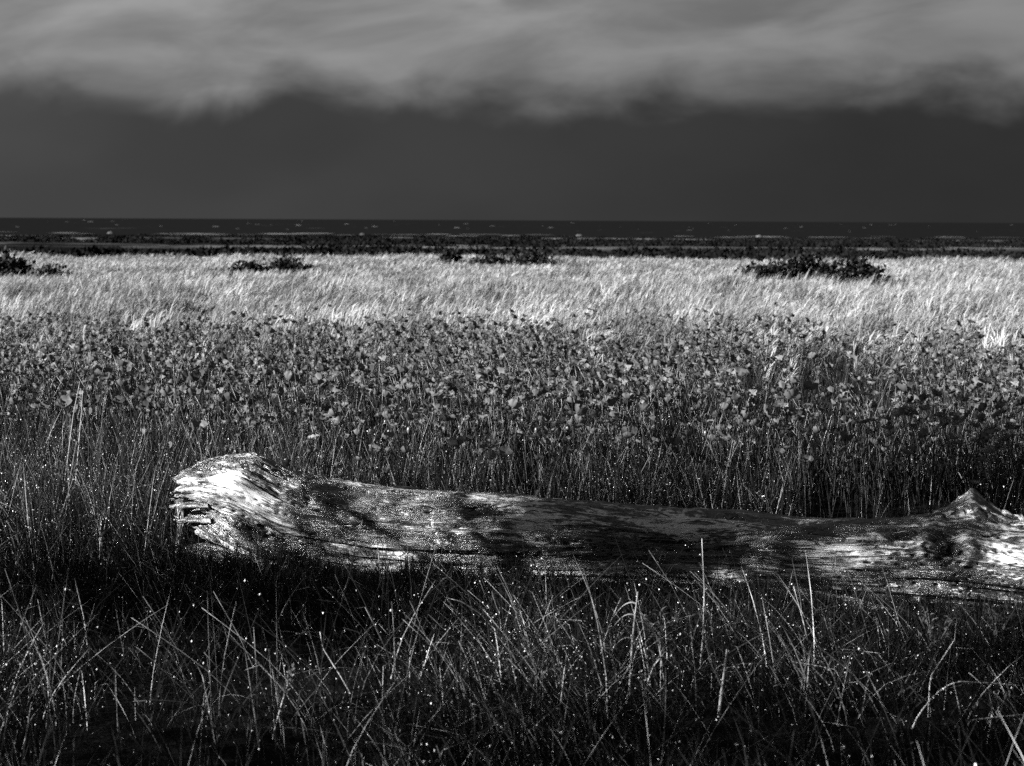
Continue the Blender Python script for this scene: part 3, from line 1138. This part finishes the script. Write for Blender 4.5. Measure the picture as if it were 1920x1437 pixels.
# ------------------------------------------------------------------ dark shrubs in the far meadow
def shrub(px0, px1, ytop, ybase, Yd, label, seed, name='shrub'):
    r_ = RS(seed)
    a, b = at(px0, ybase, Yd), at(px1, ybase, Yd)
    cx = (a[0] + b[0]) / 2
    half = (b[0] - a[0]) / 2
    top = at((px0 + px1) / 2, ytop, Yd)[2]
    z0 = float(gz(cx, Yd))
    H = top - z0
    e = link(name, None, None, (float(cx), float(Yd), z0))
    tag(e, label, 'shrub', 'dark shrubs in the far meadow')
    st, lf = MB(), MB()
    nb = max(9, int(half * 26))
    for k_ in range(nb):
        ang = r_.uniform(0, 6.28)
        q = math.sqrt(r_.rand())
        ex, ey = half * q * math.cos(ang), min(half, .7) * q * math.sin(ang)
        eh = H * 1.18 * (1 - .45 * abs(ex / half) ** 1.7) * r_.uniform(.66, 1.05)
        p0 = np.array((ex * .35, ey * .35, -.03))
        p1 = np.array((ex * .75, ey * .75, eh * .55))
        p2 = np.array((ex, ey, eh))
        st.tube([p0, p1, p2], [.014, .010, .004], 0, 4)
        for c, n_, sp in ((p2, 34, .09), ((p1 + p2) / 2, 40, .12), (p1, 34, .14)):
            for _ in range(n_):
                o_ = r_.normal(0, sp, 3)
                o_[2] *= .8
                lf.leaf(c + o_, r_.normal(0, 1, 3) + np.array((0, 0, .5)), r_.uniform(.08, .13), r_.uniform(.05, .08), r_.normal(0, 1, 3), 0)
    link('stem', st.mesh('shrub_stem', [M_TWIG]), e)
    link('foliage', lf.mesh('shrub_foliage', [M_LEAF]), e)


shrub(1368, 1480, 512, 545, 25.5, 'low straggling left end of the wide dark shrub clump', 1)
shrub(1455, 1565, 497, 545, 25.8, 'tallest dark shrub in the middle of the wide clump', 2)
shrub(1562, 1660, 506, 545, 25.3, 'smaller rounded dark shrub closing the right side of the wide clump', 3)
shrub(-15, 46, 490, 530, 26.5, 'spiky dark shrub cut by the left edge of the picture', 4)
shrub(74, 112, 513, 535, 26.0, 'tiny sunken shrub beside the spiky one at the left edge', 5)
shrub(418, 505, 505, 525, 29.5, 'thin flat dark shrub, left one of the pair in the left meadow', 6)
shrub(500, 592, 499, 525, 29.5, 'bushier dark shrub, right one of the pair in the left meadow', 7)
shrub(880, 965, 492, 508, 35.0, 'low scattered dark shrub ahead of the middle of the shore', 8)
shrub(955, 1045, 488, 508, 35.0, 'compact black shrub ahead of the middle of the shore', 9)
shrub(832, 860, 480, 500, 37.0, 'very small dark shrub left of the middle pair', 10)


# ------------------------------------------------------------------ single stalks that stand out
def stalk(pix, Y0, rad, label, cat='grass stalk', mat=M_STALK, tip=.35, name='grass_stalk', extra=None, nodes=True):
    """a stalk through photo bearings at distance Y0; its foot goes down to the ground"""
    pts = [at(px, py, Y0 + dy_) for px, py, dy_ in pix]
    b = pts[0].copy()
    d = pts[0] - pts[1]
    gzz = float(gz(b[0], b[1]))
    if b[2] > gzz:
        kk_ = (b[2] - gzz + .01) / max(-d[2], 1e-3) if d[2] < -1e-3 else 0
        foot = b + d * min(kk_, 3)
        foot[2] = gzz - .01
        pts = [foot] + pts
    pts = np.array(pts)
    m_ = 16
    src = np.concatenate([[0], np.cumsum(np.linalg.norm(np.diff(pts, axis=0), axis=1))])
    tt = np.linspace(0, src[-1], m_)
    pp = np.stack([np.interp(tt, src, pts[:, i]) for i in range(3)], 1)
    o = pts[0].copy()
    e = link(name, None, None, tuple(float(v) for v in o))
    tag(e, label, cat)
    mb_ = MB()
    mb_.tube(pp - o, [rad * 1.3 * (1 - (1 - tip) * k_ / (m_ - 1)) * (1.35 if nodes and k_ in (4, 9) else 1) for k_ in range(m_)], 0, 6)
    link('stem', mb_.mesh('stalk_stem', [mat]), e)
    if extra:
        extra(e, pp - o)
    return e


def curls(seed, n=3, l=.07):
    def f(e, pp):
        r_ = RS(seed)
        for k_ in range(n):
            q = pp[-1 - 2 * k_ if k_ else -2]
            s_ = -1 if r_.rand() < .75 else 1
            m_ = MB()
            path = [q + np.array((s_ * l * t_, 0, l * (.5 * t_ - 1.1 * t_ * t_))) for t_ in np.linspace(0, 1, 7)]
            m_.ribbon(path, [.005 * (1 - .8 * t_) for t_ in np.linspace(0, 1, 7)], np.array((.2, .7, .7)), 0)
            link('leaf', m_.mesh('stalk_leaf', [M_STRAW]), e)
    return f


def ear(seed, l=.10):
    def f(e, pp):
        r_ = RS(seed)
        d = pp[-1] - pp[-3]
        d /= np.linalg.norm(d)
        m_ = MB()
        for k_ in range(46):
            t_ = r_.rand()
            q = pp[-1] + d * l * (t_ - .5)
            dv = r_.normal(0, 1, 3)
            dv /= np.linalg.norm(dv)
            m_.leaf(q + dv * .006 * math.sin(math.pi * t_), d + dv * .5, .016, .005, r_.normal(0, 1, 3), 0)
        link('seed_head', m_.mesh('seed_head', [M_PLUME]), e)
    return f


stalk([(1178, 1437, 0), (1182, 1260, 0), (1188, 1180, 0), (1196, 1110, 0)], 4.3, .0052, 'tall bright dead stalk with curled leaves before the middle of the log', extra=curls(1))
stalk([(1308, 1290, 0), (1318, 1200, 0), (1321, 1110, 0), (1316, 1010, 0)], 4.6, .0026, 'thin upright pale stalk crossing the log below its side hollow')
stalk([(1338, 1437, 0), (1348, 1340, 0), (1358, 1260, 0), (1363, 1218, 0)], 4.1, .0058, 'thick pale stem with a tattered tip at the bottom, right of the tall dead stalk', extra=curls(4, 3, .03))
stalk([(1215, 1290, 0), (1205, 1230, 0), (1190, 1150, 0)], 4.4, .0022, 'short slanting thin stalk crossing the tall dead one')
stalk([(1215, 1370, 0), (1213, 1285, 0), (1225, 1250, 0), (1248, 1222, 0)], 4.2, .0038, 'forked-looking pale stalk leaning right beside the tall dead one')
stalk([(636, 1140, 0), (655, 1080, 0), (668, 1020, 0), (680, 975, 0)], 5.2, .0032, 'pale stalk leaning right across the left half of the log')
stalk([(628, 1130, 0), (630, 1050, 0), (627, 985, 0)], 5.3, .0020, 'dim upright stalk just left of the leaning one before the log')
stalk([(1560, 1437, 0), (1530, 1270, 0), (1505, 1160, 0), (1488, 1100, 0)], 4.4, .0026, 'long thin stalk leaning left under the right half of the log')
stalk([(1690, 1412, 0), (1722, 1340, 0), (1755, 1300, 0), (1790, 1278, 0), (1850, 1281, .05), (1925, 1287, .1)], 4.0, .0024, 'reed bent over to the right near the right edge', nodes=False, tip=.6)
stalk([(1735, 1437, 0), (1740, 1350, 0), (1744, 1270, 0), (1790, 1200, 0), (1794, 1160, 0)], 4.1, .0022, 'upright pale stalk rising beside the bent reed', tip=.4)
stalk([(1812, 1437, 0), (1815, 1352, 0), (1865, 1345, 0), (1925, 1340, 0)], 3.9, .0026, 'grey reed snapped flat at the right edge', nodes=False, tip=.7)
stalk([(508, 1437, 0), (512, 1380, 0), (528, 1320, 0), (540, 1282, 0)], 3.9, .0026, 'stalk with a feathery seed head at the bottom below the thick end of the log', extra=ear(3))
stalk([(975, 1250, 0), (940, 1190, 0), (900, 1150, 0), (865, 1128, 0), (840, 1122, .02)], 4.6, .0034, 'dim arching stem drooping left below the middle of the log', nodes=False, mat=M_LEAFG)
stalk([(1463, 985, 0), (1468, 930, 0), (1472, 860, 0)], 5.75, .0034, 'straight pale stalk behind the log above its bright patch')
stalk([(1471, 985, 0), (1482, 920, 0), (1492, 868, 0)], 5.78, .0034, 'pale stalk leaning right, next to the straight one behind the log')
stalk([(1478, 975, 0), (1500, 915, 0), (1512, 880, 0)], 5.95, .0026, 'thin stalk leaning furthest right in the trio behind the log')
stalk([(1560, 985, 0), (1553, 930, 0), (1548, 880, 0)], 5.8, .0024, 'thin stalk leaning left behind the log beside the trio')
stalk([(131, 830, 0), (138, 775, 0), (150, 715, 0)], 7.0, .0034, 'broad bright stalk on the left, front one of a leaning pair')
stalk([(149, 820, 0), (153, 770, 0), (155, 732, 0)], 7.1, .0030, 'broad bright stalk on the left, upright one of the pair')
stalk([(150, 1290, 0), (168, 1240, 0), (158, 1160, 0), (140, 1085, 0)], 4.6, .0030, 'long pale stalk in the dark grass at the left, slightly bowed')
stalk([(365, 1340, 0), (345, 1270, 0), (330, 1225, 0), (318, 1200, 0)], 4.4, .0030, 'slanting pale stalk below the thick end of the log')
stalk([(680, 1340, 0), (640, 1270, 0), (605, 1215, 0), (600, 1185, 0)], 4.3, .0028, 'slanting bright blade in the grass under the left half of the log')
stalk([(1020, 1100, 0), (1006, 1065, 0), (990, 1030, 0), (978, 1000, 0)], 5.25, .0045, 'dark dead twig standing against the lit side of the log', cat='twig', mat=M_TWIG, name='dead_twig', nodes=False)


# ------------------------------------------------------------------ small leafy plants at the foot of the log
def leafy(px, py, Yd, h, label, seed):
    r_ = RS(seed)
    c = at(px, py, Yd)
    z0 = float(gz(c[0], Yd))
    e = link('leafy_plant', None, None, (float(c[0]), float(Yd), z0))
    tag(e, label, 'plant')
    h = max(h, c[2] - z0)
    st = MB()
    lv = MB()
    for k_ in range(6):
        a = r_.uniform(0, 6.28)
        d = np.array((math.cos(a), math.sin(a), 0)) * r_.uniform(.02, .10)
        hh = h * r_.uniform(.7, 1.05)
        path = [np.array((0, 0, -.02)) + d * f * f + np.array((0, 0, hh * f)) for f in np.linspace(0, 1, 6)]
        st.tube(path, [.0022] * 6, 0, 4)
        for f in np.linspace(.35, 1, 7):
            i0 = min(int(f * 5), 4)
            q = path[i0] + (path[i0 + 1] - path[i0]) * (f * 5 - i0)
            for s_ in range(2):
                b = r_.uniform(0, 6.28)
                lv.leaf(q, np.array((math.cos(b), math.sin(b), r_.uniform(-.1, .9))), r_.uniform(.022, .04), r_.uniform(.008, .013), np.array((0, 0, 1.0)), 0)
    link('stem', st.mesh('leafy_stem', [M_TWIG]), e)
    link('foliage', lv.mesh('leafy_foliage', [M_LEAFG]), e)


leafy(830, 1105, 5.15, .2, 'small leafy sprig at the foot of the log, left of the dead twig', 1)
leafy(930, 1130, 5.05, .15, 'small leafy sprig at the foot of the log, nearest the dead twig', 2)
leafy(1245, 1160, 4.7, .2, 'small leafy plant between the tall dead stalk and the thin upright one', 3)
leafy(1130, 1190, 4.6, .12, 'low leafy plant left of the tall dead stalk', 4)
leafy(660, 1130, 5.2, .12, 'leafy sprig under the stalk leaning across the log', 5)
leafy(1750, 1215, 4.6, .2, 'leafy weed beneath the knot of the log at the right', 6)
leafy(1930 - 60, 1180, 4.75, .2, 'leafy weed under the right end of the log', 7)

print('objects', len(bpy.data.objects))


# ------------------------------------------------------------------ small trees to the left of the camera whose shade dapples the log
def shade_tree(x, y, H, rad, seed, label, leaves):
    r_ = RS(seed)
    e = link('tree', None, None, (x, y, float(gz(x, y))))
    tag(e, label, 'tree')
    tr, lf = MB(), MB()
    lean = r_.normal(0, .12, 2)
    tp = [np.array((lean[0] * f * f * 2, lean[1] * f * f * 2, -.1 + H * .8 * f)) for f in np.linspace(0, 1, 8)]
    tr.tube(tp, [.11 * (1 - .8 * f) for f in np.linspace(0, 1, 8)], 0, 9)
    tips = []
    for k_ in range(34):
        f = r_.uniform(.28, 1.0)
        i0 = min(int(f * 7), 6)
        q = tp[i0] + (tp[i0 + 1] - tp[i0]) * (f * 7 - i0)
        a = k_ * 2.4 + r_.normal(0, .3)
        env = math.sin(math.pi * min(max((f - .18) / .9, .05), .97)) ** .6
        ln = rad * env * r_.uniform(.55, 1.1)
        d = np.array((math.cos(a), math.sin(a), r_.uniform(.15, .8)))
        path = [q + d * ln * g_ + np.array((0, 0, -.12 * ln * g_ * g_)) for g_ in np.linspace(0, 1, 5)]
        tr.tube(path, [.03 * (1 - .8 * g_) for g_ in np.linspace(0, 1, 5)], 0, 5)
        tips += [(path[2], .13), (path[3], .15), (path[4], .16)]
    for c, sp in tips:
        if r_.rand() < .30:
            continue
        for _ in range(leaves):
            o_ = r_.normal(0, sp, 3)
            lf.leaf(c + o_, r_.normal(0, 1, 3) + np.array((0, 0, -.3)), r_.uniform(.06, .10), r_.uniform(.035, .055), r_.normal(0, 1, 3), 0)
    link('trunk', tr.mesh('tree_trunk', [M_TWIG]), e)
    link('crown', lf.mesh('tree_crown', [M_LEAF]), e)


sd = np.array((-math.sin(sa), -math.cos(sa)))              # the way the light travels over the ground
sq_ = np.array((-sd[1], sd[0]))
for n_, (qv, av, H, rad) in enumerate([(5.15, -4.9, 5.5, 1.10), (3.35, -5.3, 5.3, 1.1), (1.0, -5.0, 5.0, 1.1)]):
    p_ = sd * av + sq_ * qv
    shade_tree(float(p_[0]), float(p_[1]), H, rad, 500 + n_, ['small leafy tree shading the log, the one nearest the sea', 'small leafy tree shading the log, the middle one', 'small leafy tree shading the grass, the one farthest from the sea'][n_], (160, 75, 45)[n_])
print('tris', sum(len(m.polygons) for m in bpy.data.meshes))
